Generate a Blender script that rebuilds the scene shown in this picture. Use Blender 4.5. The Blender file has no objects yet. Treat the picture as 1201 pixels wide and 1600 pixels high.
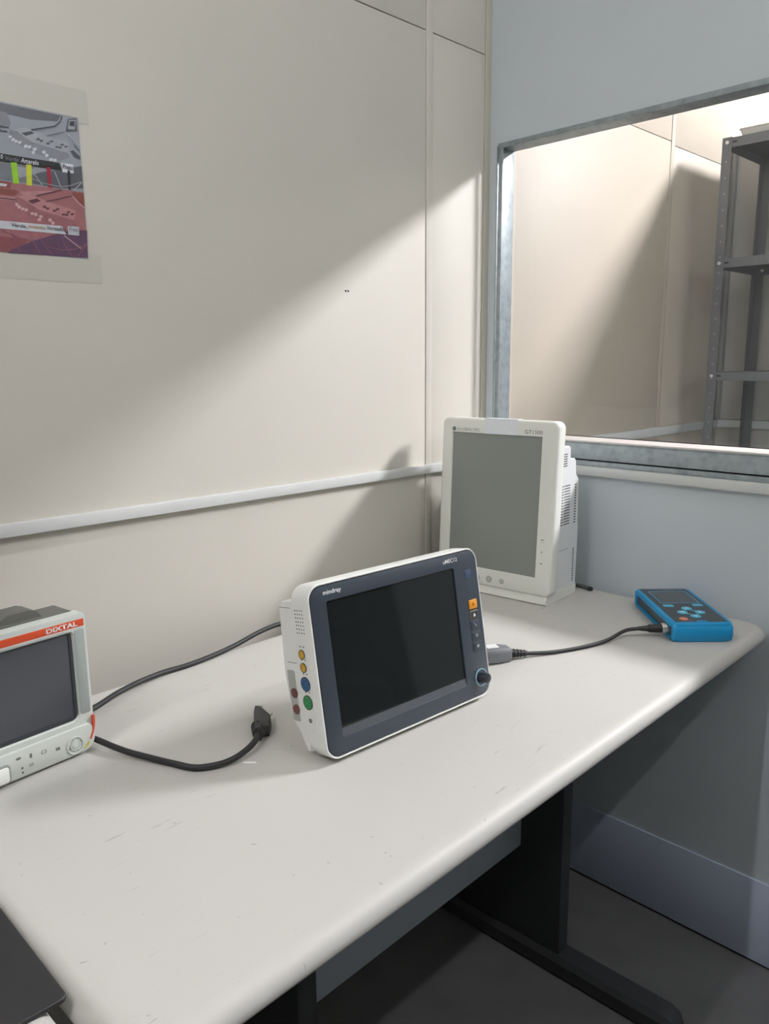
import bpy, bmesh, math
from mathutils import Vector, Matrix

# ------------------------------------------------------------------ camera, world, exposure
T = 0.781                                    # height of the desk top above the floor
scene = bpy.context.scene
col = scene.collection
cam_d = bpy.data.cameras.new('camera'); cam = bpy.data.objects.new('camera', cam_d); col.objects.link(cam)
rt = Vector((0.7104251, -0.7037291, -0.0078408)); dn = Vector((-0.1365610, -0.1269140, -0.9824683)); fw = Vector((0.6903964, 0.6990409, -0.1862648))
cam.matrix_world = Matrix(((rt.x, -dn.x, -fw.x, -1.61106), (rt.y, -dn.y, -fw.y, -1.21663), (rt.z, -dn.z, -fw.z, 0.53182 + T), (0, 0, 0, 1)))
cam_d.sensor_fit = 'VERTICAL'; cam_d.sensor_height = 24.0; cam_d.lens = 1236.12 / 1600 * 24.0
cam_d.clip_start = 0.02
scene.camera = cam
world = bpy.data.worlds.new('world'); scene.world = world; world.use_nodes = True
world.node_tree.nodes['Background'].inputs[0].default_value = (0.8, 0.9, 1.0, 1)
world.node_tree.nodes['Background'].inputs[1].default_value = 0.05
vs = scene.view_settings
vs.view_transform = 'Standard'; vs.look = 'None'; vs.gamma = 1.0; vs.use_curve_mapping = False; vs.exposure = 0.0
LAMP_A = 186.0          # emission of the tube lamp over the left end of the desk
LAMP_B = 124.0           # emission of the tube lamp in front of the desk
FAR_LAMP = 275.0         # emission of the tube lamp in the store room

# ------------------------------------------------------------------ helpers
def lin(c):
    return tuple(((v / 255) / 12.92 if v <= 10 else (((v / 255) + 0.055) / 1.055) ** 2.4) for v in c) + (1.0,)

MATS = {}
def mat(name, rgb, rough=0.5, metal=0.0, spec=0.5, var=0.0, vscale=6.0, bump=0.0, bscale=200.0, emit=0.0, coat=0.0):
    """procedural principled material; rgb in sRGB 0-255, var = soft tone variation"""
    if name in MATS: return MATS[name]
    m = bpy.data.materials.new(name); m.use_nodes = True
    nt = m.node_tree; b = nt.nodes['Principled BSDF']
    c = lin(rgb)
    b.inputs['Base Color'].default_value = c
    b.inputs['Roughness'].default_value = rough; b.inputs['Metallic'].default_value = metal
    b.inputs['Specular IOR Level'].default_value = spec
    b.inputs['Coat Weight'].default_value = coat
    if var or bump:
        tc = nt.nodes.new('ShaderNodeTexCoord')
    if var:
        n = nt.nodes.new('ShaderNodeTexNoise'); n.inputs['Scale'].default_value = vscale; n.inputs['Detail'].default_value = 5
        r = nt.nodes.new('ShaderNodeValToRGB')
        r.color_ramp.elements[0].position = 0.3; r.color_ramp.elements[1].position = 0.72
        r.color_ramp.elements[0].color = tuple(v * (1 - var) for v in c[:3]) + (1,)
        r.color_ramp.elements[1].color = tuple(min(1, v * (1 + var)) for v in c[:3]) + (1,)
        nt.links.new(tc.outputs['Object'], n.inputs['Vector']); nt.links.new(n.outputs['Fac'], r.inputs[0]); nt.links.new(r.outputs[0], b.inputs['Base Color'])
    if bump:
        n2 = nt.nodes.new('ShaderNodeTexNoise'); n2.inputs['Scale'].default_value = bscale; n2.inputs['Detail'].default_value = 2
        bp = nt.nodes.new('ShaderNodeBump'); bp.inputs['Strength'].default_value = bump; bp.inputs['Distance'].default_value = 0.001
        nt.links.new(tc.outputs['Object'], n2.inputs['Vector']); nt.links.new(n2.outputs['Fac'], bp.inputs['Height']); nt.links.new(bp.outputs[0], b.inputs['Normal'])
    if emit:
        b.inputs['Emission Color'].default_value = c; b.inputs['Emission Strength'].default_value = emit
    MATS[name] = m
    return m

def obj(name, bm, m, parent=None, angle=35):
    """link a bmesh as one mesh object, parented in the parent's local space"""
    bmesh.ops.recalc_face_normals(bm, faces=bm.faces)
    me = bpy.data.meshes.new(name); bm.to_mesh(me); bm.free()
    me.polygons.foreach_set('use_smooth', [True] * len(me.polygons))
    me.set_sharp_from_angle(angle=math.radians(angle))
    me.materials.append(m)
    o = bpy.data.objects.new(name, me); col.objects.link(o)
    if parent is not None: o.parent = parent
    return o

def tag(o, label=None, cat=None, group=None, kind=None):
    if label: o['label'] = label
    if cat: o['category'] = cat
    if group: o['group'] = group
    if kind: o['kind'] = kind
    return o

def empty(name, loc, mtx=None):
    o = bpy.data.objects.new(name, None); col.objects.link(o); o.empty_display_size = 0.05
    if mtx is not None: o.matrix_world = mtx
    else: o.location = loc
    return o

def loft(bm, loops, cap0=True, cap1=True, closed=False):
    vs_ = [[bm.verts.new(p) for p in lp] for lp in loops]
    n = len(loops[0])
    pairs = list(zip(vs_, vs_[1:])) + ([(vs_[-1], vs_[0])] if closed else [])
    for a, b in pairs:
        for i in range(n):
            j = (i + 1) % n
            bm.faces.new((a[i], a[j], b[j], b[i]))
    if not closed:
        if cap0: bm.faces.new(vs_[0])
        if cap1: bm.faces.new(list(reversed(vs_[-1])))

def rrect(x0, x1, z0, z1, r, n=6, rs=None):
    """rounded rectangle as (x, z); rs = radii for (x0z0, x1z0, x1z1, x0z1)"""
    rs = rs or (r, r, r, r); out = []
    for (cx, cz, a0, q) in ((x0, z0, 180, rs[0]), (x1, z0, 270, rs[1]), (x1, z1, 0, rs[2]), (x0, z1, 90, rs[3])):
        sx = 1 if cx == x0 else -1; sz = 1 if cz == z0 else -1
        for k in range(n + 1):
            a = math.radians(a0 + 90 * k / n)
            out.append((cx + sx * q + q * math.cos(a), cz + sz * q + q * math.sin(a)))
    return out

def plate_bm(bm, x0, x1, z0, z1, y0, y1, r=0.003, b=0.0008, n=6, rs=None):
    def L(i, y):
        rr = tuple(max(1e-4, q - i) for q in (rs or (r,) * 4))
        return [(x, y, z) for x, z in rrect(x0 + i, x1 - i, z0 + i, z1 - i, 0, n, rr)]
    if b > 0: loft(bm, [L(b, y0), L(b * 0.3, y0 + b * 0.3), L(0, y0 + b), L(0, y1 - b), L(b, y1)])
    else: loft(bm, [L(0, y0), L(0, y1)])
def plate(name, x0, x1, z0, z1, y0, y1, m, parent, r=0.003, b=0.0008, n=6, rs=None):
    bm = bmesh.new(); plate_bm(bm, x0, x1, z0, z1, y0, y1, r, b, n, rs); return obj(name, bm, m, parent)

def ring_bm(bm, o, h, y0, y1, ro, rh, b=0.001, n=6, ros=None, rhs=None):
    def L(q, i, y, r, rs):
        rr = tuple(max(1e-4, v - i) for v in (rs or (r,) * 4))
        return [(x, y, z) for x, z in rrect(q[0] + i, q[1] - i, q[2] + i, q[3] - i, 0, n, rr)]
    loft(bm, [L(o, 0, y1, ro, ros), L(o, 0, y0 + b, ro, ros), L(o, b * 0.3, y0 + b * 0.3, ro, ros), L(o, b, y0, ro, ros),
              L(h, -b, y0, rh, rhs), L(h, 0, y0 + b, rh, rhs), L(h, 0, y1, rh, rhs)], closed=True)
def ring(name, o, h, y0, y1, m, parent, ro=0.01, rh=0.003, b=0.001, ros=None, rhs=None):
    bm = bmesh.new(); ring_bm(bm, o, h, y0, y1, ro, rh, b, 6, ros, rhs); return obj(name, bm, m, parent)

def box_bm(bm, x0, x1, y0, y1, z0, z1, bev=0.0):
    r = bmesh.ops.create_cube(bm, size=1.0, matrix=Matrix.Translation(((x0 + x1) / 2, (y0 + y1) / 2, (z0 + z1) / 2)) @ Matrix.Diagonal((x1 - x0, y1 - y0, z1 - z0, 1)))
    if bev:
        es = list({e for v in r['verts'] for e in v.link_edges})
        bmesh.ops.bevel(bm, geom=es, offset=bev, segments=2, affect='EDGES', profile=0.5)
def box(name, x0, x1, y0, y1, z0, z1, m, parent=None, bev=0.0):
    bm = bmesh.new(); box_bm(bm, x0, x1, y0, y1, z0, z1, bev); return obj(name, bm, m, parent)

def cyl_bm(bm, p0, p1, r0, r1=None, n=20, bev=0.0):
    p0 = Vector(p0); p1 = Vector(p1); d = (p1 - p0); r1 = r0 if r1 is None else r1
    q = d.to_track_quat('Z', 'Y').to_matrix()
    def L(t, r):
        return [p0 + d * t + q @ Vector((r * math.cos(2 * math.pi * k / n), r * math.sin(2 * math.pi * k / n), 0)) for k in range(n)]
    if bev:
        t = bev / d.length
        loft(bm, [L(0, r0), L(1 - t, r1), L(1 - t * 0.3, r1 - bev * 0.3), L(1, r1 - bev)])
    else: loft(bm, [L(0, r0), L(1, r1)])
def cyl(name, p0, p1, r0, m, parent, r1=None, n=20, bev=0.0):
    bm = bmesh.new(); cyl_bm(bm, p0, p1, r0, r1, n, bev); return obj(name, bm, m, parent)

def prism_bm(bm, poly, axis, a0, a1, b=0.0):
    """extrude a 2-D polygon along axis 'x' (poly = y,z), 'y' (x,z) or 'z' (x,y)"""
    f = {'x': lambda p, a: (a, p[0], p[1]), 'y': lambda p, a: (p[0], a, p[1]), 'z': lambda p, a: (p[0], p[1], a)}[axis]
    cx = sum(p[0] for p in poly) / len(poly); cy = sum(p[1] for p in poly) / len(poly)
    def sh(p):
        v = Vector((cx - p[0], cy - p[1])); l = v.length
        return (p[0] + v.x / l * b, p[1] + v.y / l * b)
    if b: loft(bm, [[f(sh(p), a0) for p in poly], [f(p, a0 + b) for p in poly], [f(p, a1 - b) for p in poly], [f(sh(p), a1) for p in poly]])
    else: loft(bm, [[f(p, a0) for p in poly], [f(p, a1) for p in poly]])
def prism(name, poly, axis, a0, a1, m, parent, b=0.0):
    bm = bmesh.new(); prism_bm(bm, poly, axis, a0, a1, b); return obj(name, bm, m, parent)

def smooth_path(pts, k=6):
    P = [Vector(p) for p in pts]; P = [P[0] * 2 - P[1]] + P + [P[-1] * 2 - P[-2]]; out = []
    for i in range(1, len(P) - 2):
        for j in range(k):
            t = j / k; a, b, c, d = P[i - 1:i + 3]
            out.append(0.5 * ((2 * b) + (c - a) * t + (2 * a - 5 * b + 4 * c - d) * t * t + (3 * b - a - 3 * c + d) * t ** 3))
    out.append(P[-2]); return out
def tube_bm(bm, pts, r, n=10, k=6, flat=1.0):
    P = smooth_path(pts, k) if k else [Vector(p) for p in pts]
    loops = []; up = Vector((0, 0, 1))
    for i, p in enumerate(P):
        d = (P[min(i + 1, len(P) - 1)] - P[max(i - 1, 0)]).normalized()
        s = d.cross(up)
        if s.length < 1e-3: s = Vector((1, 0, 0))
        s.normalize(); u = s.cross(d)
        loops.append([p + s * (r * math.cos(2 * math.pi * q / n)) + u * (r * flat * math.sin(2 * math.pi * q / n)) for q in range(n)])
    loft(bm, loops)
def tube(name, pts, r, m, parent, n=10, k=6, flat=1.0):
    bm = bmesh.new(); tube_bm(bm, pts, r, n, k, flat); return obj(name, bm, m, parent, 60)

def text(name, s, x0, x1, z0, z1, y, m, parent, shear=0.0, bold=0.0):
    """flat lettering fitted to x0..x1 / z0..z1 on a face that looks along -y"""
    cu = bpy.data.curves.new('lettering', 'FONT'); cu.body = s; cu.shear = shear; cu.offset = bold; cu.resolution_u = 3
    t = bpy.data.objects.new('lettering', cu); col.objects.link(t)
    dg = bpy.context.evaluated_depsgraph_get()
    me = bpy.data.meshes.new_from_object(t.evaluated_get(dg))
    bpy.data.objects.remove(t); bpy.data.curves.remove(cu)
    xs = [v.co.x for v in me.vertices]; ys = [v.co.y for v in me.vertices]
    ax, bx, ay, by = min(xs), max(xs), min(ys), max(ys)
    for v in me.vertices:
        v.co = (x0 + (v.co.x - ax) / (bx - ax) * (x1 - x0), y, z0 + (v.co.y - ay) / (by - ay) * (z1 - z0))
    me.materials.clear(); me.materials.append(m); me.name = name
    o = bpy.data.objects.new(name, me); col.objects.link(o); o.parent = parent
    return o

def face_frame(origin, yaw, tilt):
    """local x = right, y = into the device, z = up along its (leaning) front"""
    y, t = math.radians(yaw), math.radians(tilt)
    U = Vector((math.cos(y), math.sin(y), 0)); N0 = Vector((math.sin(y), -math.cos(y), 0))
    V = math.cos(t) * Vector((0, 0, 1)) - math.sin(t) * N0; B = -U.cross(V)
    return Matrix(((U.x, B.x, V.x, origin[0]), (U.y, B.y, V.y, origin[1]), (U.z, B.z, V.z, origin[2]), (0, 0, 0, 1)))

# ------------------------------------------------------------------ materials
beige = mat('beige_laminate', (205, 201, 191), 0.5, var=0.02, vscale=3, spec=0.35)
beige_dark = mat('beige_joint', (120, 116, 104), 0.8)
grey_wall = mat('grey_laminate', (204, 212, 217), 0.45, var=0.02, vscale=3, spec=0.35)
grey_skirt = mat('blue_grey_skirting', (200, 211, 232), 0.5, spec=0.35)
white_trim = mat('white_pvc', (206, 208, 206), 0.35)
dark_gap = mat('dark_gap', (28, 29, 30), 0.9)
ceil_m = mat('ceiling_white', (214, 214, 208), 0.8)
black_plastic = mat('black_plastic', (34, 35, 36), 0.4)
black_rubber = mat('black_rubber', (38, 38, 39), 0.55)
white_plastic = mat('white_plastic', (234, 235, 231), 0.35, bump=0.03, bscale=900)
grey_plastic = mat('cool_grey_plastic', (198, 203, 197), 0.4, bump=0.03, bscale=900)
steel = mat('bare_steel', (190, 188, 182), 0.3, metal=1.0)

def galvanised():
    m = mat('galvanised_steel', (150, 160, 165), 0.45, metal=0.35)
    nt = m.node_tree; b = nt.nodes['Principled BSDF']
    tc = nt.nodes.new('ShaderNodeTexCoord')
    n = nt.nodes.new('ShaderNodeTexNoise'); n.inputs['Scale'].default_value = 28; n.inputs['Detail'].default_value = 6; n.inputs['Roughness'].default_value = 0.65
    v = nt.nodes.new('ShaderNodeTexVoronoi'); v.inputs['Scale'].default_value = 60
    mx = nt.nodes.new('ShaderNodeMath'); mx.operation = 'MULTIPLY_ADD'; mx.inputs[1].default_value = 0.25
    r = nt.nodes.new('ShaderNodeValToRGB')
    r.color_ramp.elements[0].position = 0.38; r.color_ramp.elements[0].color = lin((134, 145, 150))
    r.color_ramp.elements[1].position = 0.72; r.color_ramp.elements[1].color = lin((164, 173, 177))
    nt.links.new(tc.outputs['Object'], n.inputs['Vector']); nt.links.new(tc.outputs['Object'], v.inputs['Vector'])
    nt.links.new(v.outputs['Distance'], mx.inputs[0]); nt.links.new(n.outputs['Fac'], mx.inputs[2])
    nt.links.new(mx.outputs[0], r.inputs[0]); nt.links.new(r.outputs[0], b.inputs['Base Color'])
    return m
galv = galvanised()

def desk_laminate():
    """pale laminate with grey scuffs and hairline scratches worn into it"""
    m = mat('desk_laminate', (192, 190, 185), 0.5, spec=0.35)
    nt = m.node_tree; b = nt.nodes['Principled BSDF']
    tc = nt.nodes.new('ShaderNodeTexCoord')
    def streak(rot, scl, lo, hi, seed):
        mp = nt.nodes.new('ShaderNodeMapping'); mp.inputs['Rotation'].default_value = (0, 0, rot); mp.inputs['Scale'].default_value = scl; mp.inputs['Location'].default_value = (seed, seed * 0.7, 0)
        n = nt.nodes.new('ShaderNodeTexNoise'); n.inputs['Scale'].default_value = 1; n.inputs['Detail'].default_value = 3; n.inputs['Distortion'].default_value = 0.4
        r = nt.nodes.new('ShaderNodeMapRange'); r.inputs['From Min'].default_value = lo; r.inputs['From Max'].default_value = hi
        nt.links.new(tc.outputs['Object'], mp.inputs[0]); nt.links.new(mp.outputs[0], n.inputs['Vector']); nt.links.new(n.outputs['Fac'], r.inputs['Value'])
        return r.outputs[0]
    def math2(op, a, b_):
        q = nt.nodes.new('ShaderNodeMath'); q.operation = op; q.use_clamp = True
        for i, s in enumerate((a, b_)):
            if isinstance(s, float): q.inputs[i].default_value = s
            else: nt.links.new(s, q.inputs[i])
        return q.outputs[0]
    mask = streak(0.0, (6, 6, 1), 0.52, 0.66, 3.1)
    s1 = math2('MULTIPLY', streak(0.5, (18, 150, 1), 0.66, 0.75, 1.0), mask)
    s2 = math2('MULTIPLY', streak(-0.7, (22, 190, 1), 0.67, 0.76, 5.0), streak(0.3, (5, 5, 1), 0.5, 0.62, 9.0))
    spots = math2('MULTIPLY', streak(0.0, (95, 95, 1), 0.71, 0.75, 2.0), 0.9)
    tot = math2('MAXIMUM', math2('MAXIMUM', s1, s2), spots)
    mx = nt.nodes.new('ShaderNodeMix'); mx.data_type = 'RGBA'
    mx.inputs['A'].default_value = lin((192, 190, 185)); mx.inputs['B'].default_value = lin((128, 128, 124))
    nt.links.new(math2('MULTIPLY', tot, 0.48), mx.inputs['Factor']); nt.links.new(mx.outputs['Result'], b.inputs['Base Color'])
    return m
desk_m = desk_laminate()

def glass_mat(name, amount):
    m = bpy.data.materials.new(name); m.use_nodes = True; nt = m.node_tree; nt.nodes.clear()
    o = nt.nodes.new('ShaderNodeOutputMaterial'); mx = nt.nodes.new('ShaderNodeMixShader'); t = nt.nodes.new('ShaderNodeBsdfTransparent'); g = nt.nodes.new('ShaderNodeBsdfGlossy')
    f = nt.nodes.new('ShaderNodeFresnel'); ge = nt.nodes.new('ShaderNodeNewGeometry'); io = nt.nodes.new('ShaderNodeMapRange')
    io.inputs['To Min'].default_value = 1.45; io.inputs['To Max'].default_value = 1 / 1.45       # same reflectance on both faces of the pane
    nt.links.new(ge.outputs['Backfacing'], io.inputs['Value']); nt.links.new(io.outputs[0], f.inputs[0])
    ml = nt.nodes.new('ShaderNodeMath'); ml.operation = 'MULTIPLY'; ml.inputs[1].default_value = amount
    t.inputs[0].default_value = (0.97, 0.98, 0.975, 1); g.inputs['Roughness'].default_value = 0.0
    nt.links.new(f.outputs[0], ml.inputs[0]); nt.links.new(ml.outputs[0], mx.inputs[0])
    nt.links.new(t.outputs[0], mx.inputs[1]); nt.links.new(g.outputs[0], mx.inputs[2]); nt.links.new(mx.outputs[0], o.inputs[0])
    return m

# ------------------------------------------------------------------ the room
YW, XW, XB = 0.082, 0.045, 0.113             # beige wall face, grey partition faces
CEIL = T + 2.50
floor_m = mat('dark_floor', (104, 104, 104), 0.55, var=0.12, vscale=9)
tag(box('floor', -3.3, 3.2, -3.1, YW + 0.02, -0.06, 0, floor_m), kind='structure')
tag(box('ceiling', -3.3, 3.2, -3.1, YW + 0.1, CEIL, CEIL + 0.05, ceil_m), kind='structure')
tag(box('wall_back', -3.3, 3.2, -3.2, -3.1, -0.06, CEIL, mat('back_wall_paint', (150, 152, 150), 0.6)), kind='structure')
tag(box('wall_side', -3.4, -3.3, -3.1, YW, -0.06, CEIL, mat('back_wall_paint', (150, 152, 150), 0.6)), kind='structure')

# beige panel wall, running on behind the partition into the store room
wl = tag(box('wall_left', -3.3, 3.2, YW + 0.006, YW + 0.10, -0.06, CEIL, beige_dark), kind='structure')
SEAM = T + 1.2555
beige_far = mat('beige_laminate_dimmed', (182, 172, 158), 0.5, var=0.02, vscale=3, spec=0.35)  # beige made darker and pinker to offset the strong light in the store room
def wall_panels(x0, x1, seam, m=beige):
    for z0, z1 in ((0.0, seam - 0.0012), (seam + 0.0012, CEIL)):
        box('wall_panel', x0 + 0.0008, x1 - 0.0008, YW, YW + 0.006, z0, z1, m, wl, 0.0006)
wall_panels(-3.3, -1.42, SEAM); wall_panels(-1.40, -0.187, SEAM); wall_panels(-0.166, 0.024, SEAM)
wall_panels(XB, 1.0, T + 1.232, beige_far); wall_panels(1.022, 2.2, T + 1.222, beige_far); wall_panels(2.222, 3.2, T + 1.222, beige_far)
for x0, x1 in ((-1.42, -1.40), (-0.187, -0.166), (1.0, 1.022), (2.2, 2.222)):
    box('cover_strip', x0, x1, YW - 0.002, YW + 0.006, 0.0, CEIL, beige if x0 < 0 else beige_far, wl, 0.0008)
box('corner_profile', 0.0235, XW, YW - 0.003, YW + 0.006, 0.0, CEIL, mat('corner_profile_olive', (184, 181, 167), 0.5), wl, 0.0006)
for hx in (-0.4395, -0.4325):
    cyl('screw_hole', (hx, YW - 0.0004, T + 0.6815), (hx, YW + 0.002, T + 0.6815), 0.0022, dark_gap, wl, n=12)
tag(box('trim_1', -3.3, XW - 0.016, YW - 0.014, YW, T + 0.264, T + 0.285, white_trim, None, 0.0015), kind='structure')

# grey partition with the window opening
OY0, OY1, OZ0, OZ1 = -1.42, 0.058, T + 0.300, T + 1.050
bm = bmesh.new()
box_bm(bm, XW, XB, -3.1, YW, 0.0, OZ0); box_bm(bm, XW, XB, -3.1, YW, OZ1, CEIL)
box_bm(bm, XW, XB, OY1, YW, OZ0, OZ1); box_bm(bm, XW, XB, -3.1, OY0, OZ0, OZ1)
wr = tag(obj('wall_right', bm, grey_wall), kind='structure')
box('shadow_gap', XW - 0.001, XW + 0.01, -3.1, YW - 0.012, 0.0, 0.007, dark_gap, wr)
tag(box('baseboard_right', XW - 0.005, XW, -3.1, YW - 0.012, 0.006, 0.199, grey_skirt, None, 0.001), kind='structure')
tag(box('trim_2', XW - 0.014, XW, -3.1, YW - 0.02, T + 0.264, T + 0.286, white_trim, None, 0.0015), kind='structure')

win = tag(empty('window_1', (XW, OY1, OZ0)), kind='structure')
def wbox(name, x0, x1, y0, y1, z0, z1, m, bev=0.0008): return box(name, x0 - XW, x1 - XW, y0 - OY1, y1 - OY1, z0 - OZ0, z1 - OZ0, m, win, bev)
bm = bmesh.new()                                                            # lower channel: face, web and turned-down lip
for a in ((XW - 0.006, XW, OY0, OY1 - 0.02, T + 0.302, T + 0.341), (XW - 0.006, XB - 0.002, OY0, OY1, T + 0.338, T + 0.342)):
    box_bm(bm, a[0] - XW, a[1] - XW, a[2] - OY1, a[3] - OY1, a[4] - OZ0, a[5] - OZ0, 0.0008)
obj('sill_channel', bm, galv, win)
wbox('sill_gap', XW - 0.0012, XW, OY0, OY1 - 0.02, T + 0.298, T + 0.303, dark_gap, 0)
wbox('sill_strip', XW - 0.003, XW, OY0, OY1 - 0.02, T + 0.286, T + 0.298, galv)
wbox('sill_plate', XW - 0.004, XB + 0.014, OY0, OY1, T + 0.342, T + 0.346, mat('white_sill', (224, 218, 214), 0.45, var=0.03, vscale=30), 0.001)
wbox('jamb_flange', XW - 0.004, XW + 0.0005, 0.037, 0.049, T + 0.342, OZ1 - 0.008, galv)
wbox('jamb_web', XW, XB, OY1 - 0.003, OY1, T + 0.342, OZ1, galv, 0.0005)
wbox('lintel_flange', XW - 0.004, XW + 0.0005, OY0, 0.051, OZ1 - 0.009, OZ1 + 0.003, galv)
wbox('lintel_web', XW, XB, OY0, OY1, OZ1 - 0.003, OZ1, galv, 0.0005)
wbox('glazing_gasket', XB + 0.008, XB + 0.012, OY0, OY1 - 0.003, T + 0.346, T + 0.3475, dark_gap, 0)
wbox('pane', XB + 0.0085, XB + 0.0115, OY0, OY1 - 0.004, T + 0.3475, OZ1 - 0.003, glass_mat('window_glass', 0.6), 0)

# unseen dark door along the partition, added for the split reflection in a screen
door_m = mat('door_charcoal', (44, 46, 48), 0.45)
dr = tag(box('door_1', XW - 0.022, XW - 0.001, -2.42, -1.53, 0.01, 2.1, door_m, None, 0.002), kind='structure')
for y0, y1, z0, z1 in ((-2.33, -1.66, T + 0.085, T + 1.18), (-2.33, -1.62, 0.12, T - 0.11)):
    bm = bmesh.new(); q = lambda i, x: [(x, y, z) for y, z in rrect(y0 + i, y1 - i, z0 + i, z1 - i, 0.05)]
    loft(bm, [q(0, XW - 0.021), q(0, XW - 0.030), q(0.014, XW - 0.030), q(0.014, XW - 0.021)], closed=True)
    obj('panel_moulding', bm, mat('moulding_grey', (104, 108, 110), 0.4), dr)  # paler rings added for the outlines mirrored in the screen
cyl('door_handle', (XW - 0.022, -1.60, T + 0.27), (XW - 0.065, -1.60, T + 0.27), 0.011, steel, dr)

# store room behind the window
FX = 1.50
grey_far = mat('store_room_grey', (186, 182, 176), 0.5)
tag(box('wall_far', FX, FX + 0.05, -3.1, YW, -0.06, T + 1.318, grey_far), kind='structure')      # low partition
tag(box('wall_end', 3.2, 3.3, -3.1, YW + 0.1, -0.06, CEIL, mat('store_paint', (205, 202, 195), 0.6)), kind='structure')
tag(box('wall_store', XB, 3.2, -3.1, -3.06, 0.0, CEIL, mat('store_paint', (205, 202, 195), 0.6)), kind='structure')
tag(box('trim_3', XB, FX - 0.014, YW - 0.014, YW, T + 0.273, T + 0.302, white_trim, None, 0.0015), kind='structure')
tag(box('trim_4', FX - 0.014, FX, -3.06, YW, T + 0.273, T + 0.302, white_trim, None, 0.0015), kind='structure')
bm = bmesh.new(); box_bm(bm, FX - 0.022, FX, YW - 0.016, YW - 0.002, T + 0.305, T + 1.318, 0.001)
tag(obj('trim_5', bm, mat('corner_angle', (150, 150, 148), 0.4)), kind='structure')

# tube lamps
def tube_lamp(name, p0, p1, strength, rgb, label, up):
    p0, p1 = Vector(p0), Vector(p1); c = (p0 + p1) / 2
    t = tag(empty(name, c), label, 'lamp', 'ceiling tube lamps')
    a, b = p0 - c, p1 - c; d = (b - a).normalized(); s = d.cross(Vector((0, 0, 1)))
    h = bmesh.new(); w = 0.035
    pts = [(-w, 0.03), (w, 0.03), (w, up), (-w, up)]
    loft(h, [[a - d * 0.03 + s * q[0] + Vector((0, 0, q[1])) for q in pts], [b + d * 0.03 + s * q[0] + Vector((0, 0, q[1])) for q in pts]])
    obj('housing', h, white_trim, t)
    cyl('fluorescent_tube', a, b, 0.014, mat('tube_glow_%d' % round(strength * 10), rgb, 0.4, emit=strength), t, n=16)
    for e, g in ((a, -1), (b, 1)):
        cyl('lamp_holder', e, e + d * 0.02 * g, 0.017, white_trim, t, n=16)
        box_p = bmesh.new(); box_bm(box_p, *( (e + d * 0.01 * g).x - 0.012, (e + d * 0.01 * g).x + 0.012, (e + d * 0.01 * g).y - 0.012, (e + d * 0.01 * g).y + 0.012, 0, 0.032))
        obj('bracket', box_p, white_trim, t)
tube_lamp('tube_lamp', (-1.25, -1.98, T + 2.03), (-0.05, -1.98, T + 2.03), LAMP_B, (252, 250, 252), 'long fluorescent tube lamp above the front of the desk', 0.47)
tube_lamp('tube_lamp', (-3.2, -0.74, T + 2.03), (-2.0, -0.74, T + 2.03), LAMP_A, (252, 250, 252), 'long fluorescent tube lamp over the left end of the desk', 0.47)
ll = tag(empty('ceiling_light', (2.20, -1.88, T + 2.45)), 'boxy ceiling light with a pale flat lens over the store room', 'lamp')
box('light_tray', -0.27, 0.27, -0.37, 0.37, -0.05, 0.05, white_trim, ll, 0.003)
for a in ((-0.27, -0.25, -0.37, 0.37), (0.25, 0.27, -0.37, 0.37), (-0.25, 0.25, -0.37, -0.35), (-0.25, 0.25, 0.35, 0.37)): box('light_skirt', a[0], a[1], a[2], a[3], -0.135, -0.05, white_trim, ll)  # added skirt blocks side light, dimming the upper store room wall
box('lens', -0.25, 0.25, -0.35, 0.35, -0.135, -0.05, mat('lens_glow', (253, 250, 255), 0.5, emit=FAR_LAMP), ll, 0.004)

# ------------------------------------------------------------------ the desk
DR = math.radians(1.7)
desk = tag(empty('desk', (0, 0, 0), Matrix.Translation((0.0, 0.030, 0.0)) @ Matrix.Rotation(DR, 4, 'Z')),
           'long pale laminate desk with rounded edges and black panel legs along the beige wall', 'desk')
def desk_top(name, x0, x1, y0, y1, m, parent, rs):
    bm = bmesh.new(); R = 0.020; th = 0.031; loops = []
    prof = [(R, 0.0)] + [(R - R * math.sin(a), -R + R * math.cos(a)) for a in [math.radians(15 * k) for k in range(1, 7)]]
    prof += [(0.002, -th + 0.006), (0.006, -th + 0.0015), (0.012, -th)]
    prof = [(0.034, 0.0)] + prof
    for i, dz in prof:
        rr = tuple(max(0.002, q - i) for q in rs)
        loops.append([(x, y, T + dz) for x, y in rrect(x0 + i, x1 - i, y0 + i, y1 - i, 0, 8, rr)])
    loft(bm, loops); return obj(name, bm, m, parent, 50)
desk_top('desk_top', -1.412, 0.012, -0.706, 0.004, desk_m, desk, (0.035, 0.05, 0.02, 0.02))
leg_m = mat('black_leg_steel', (54, 55, 57), 0.5, bump=0.05, bscale=700)
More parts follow.
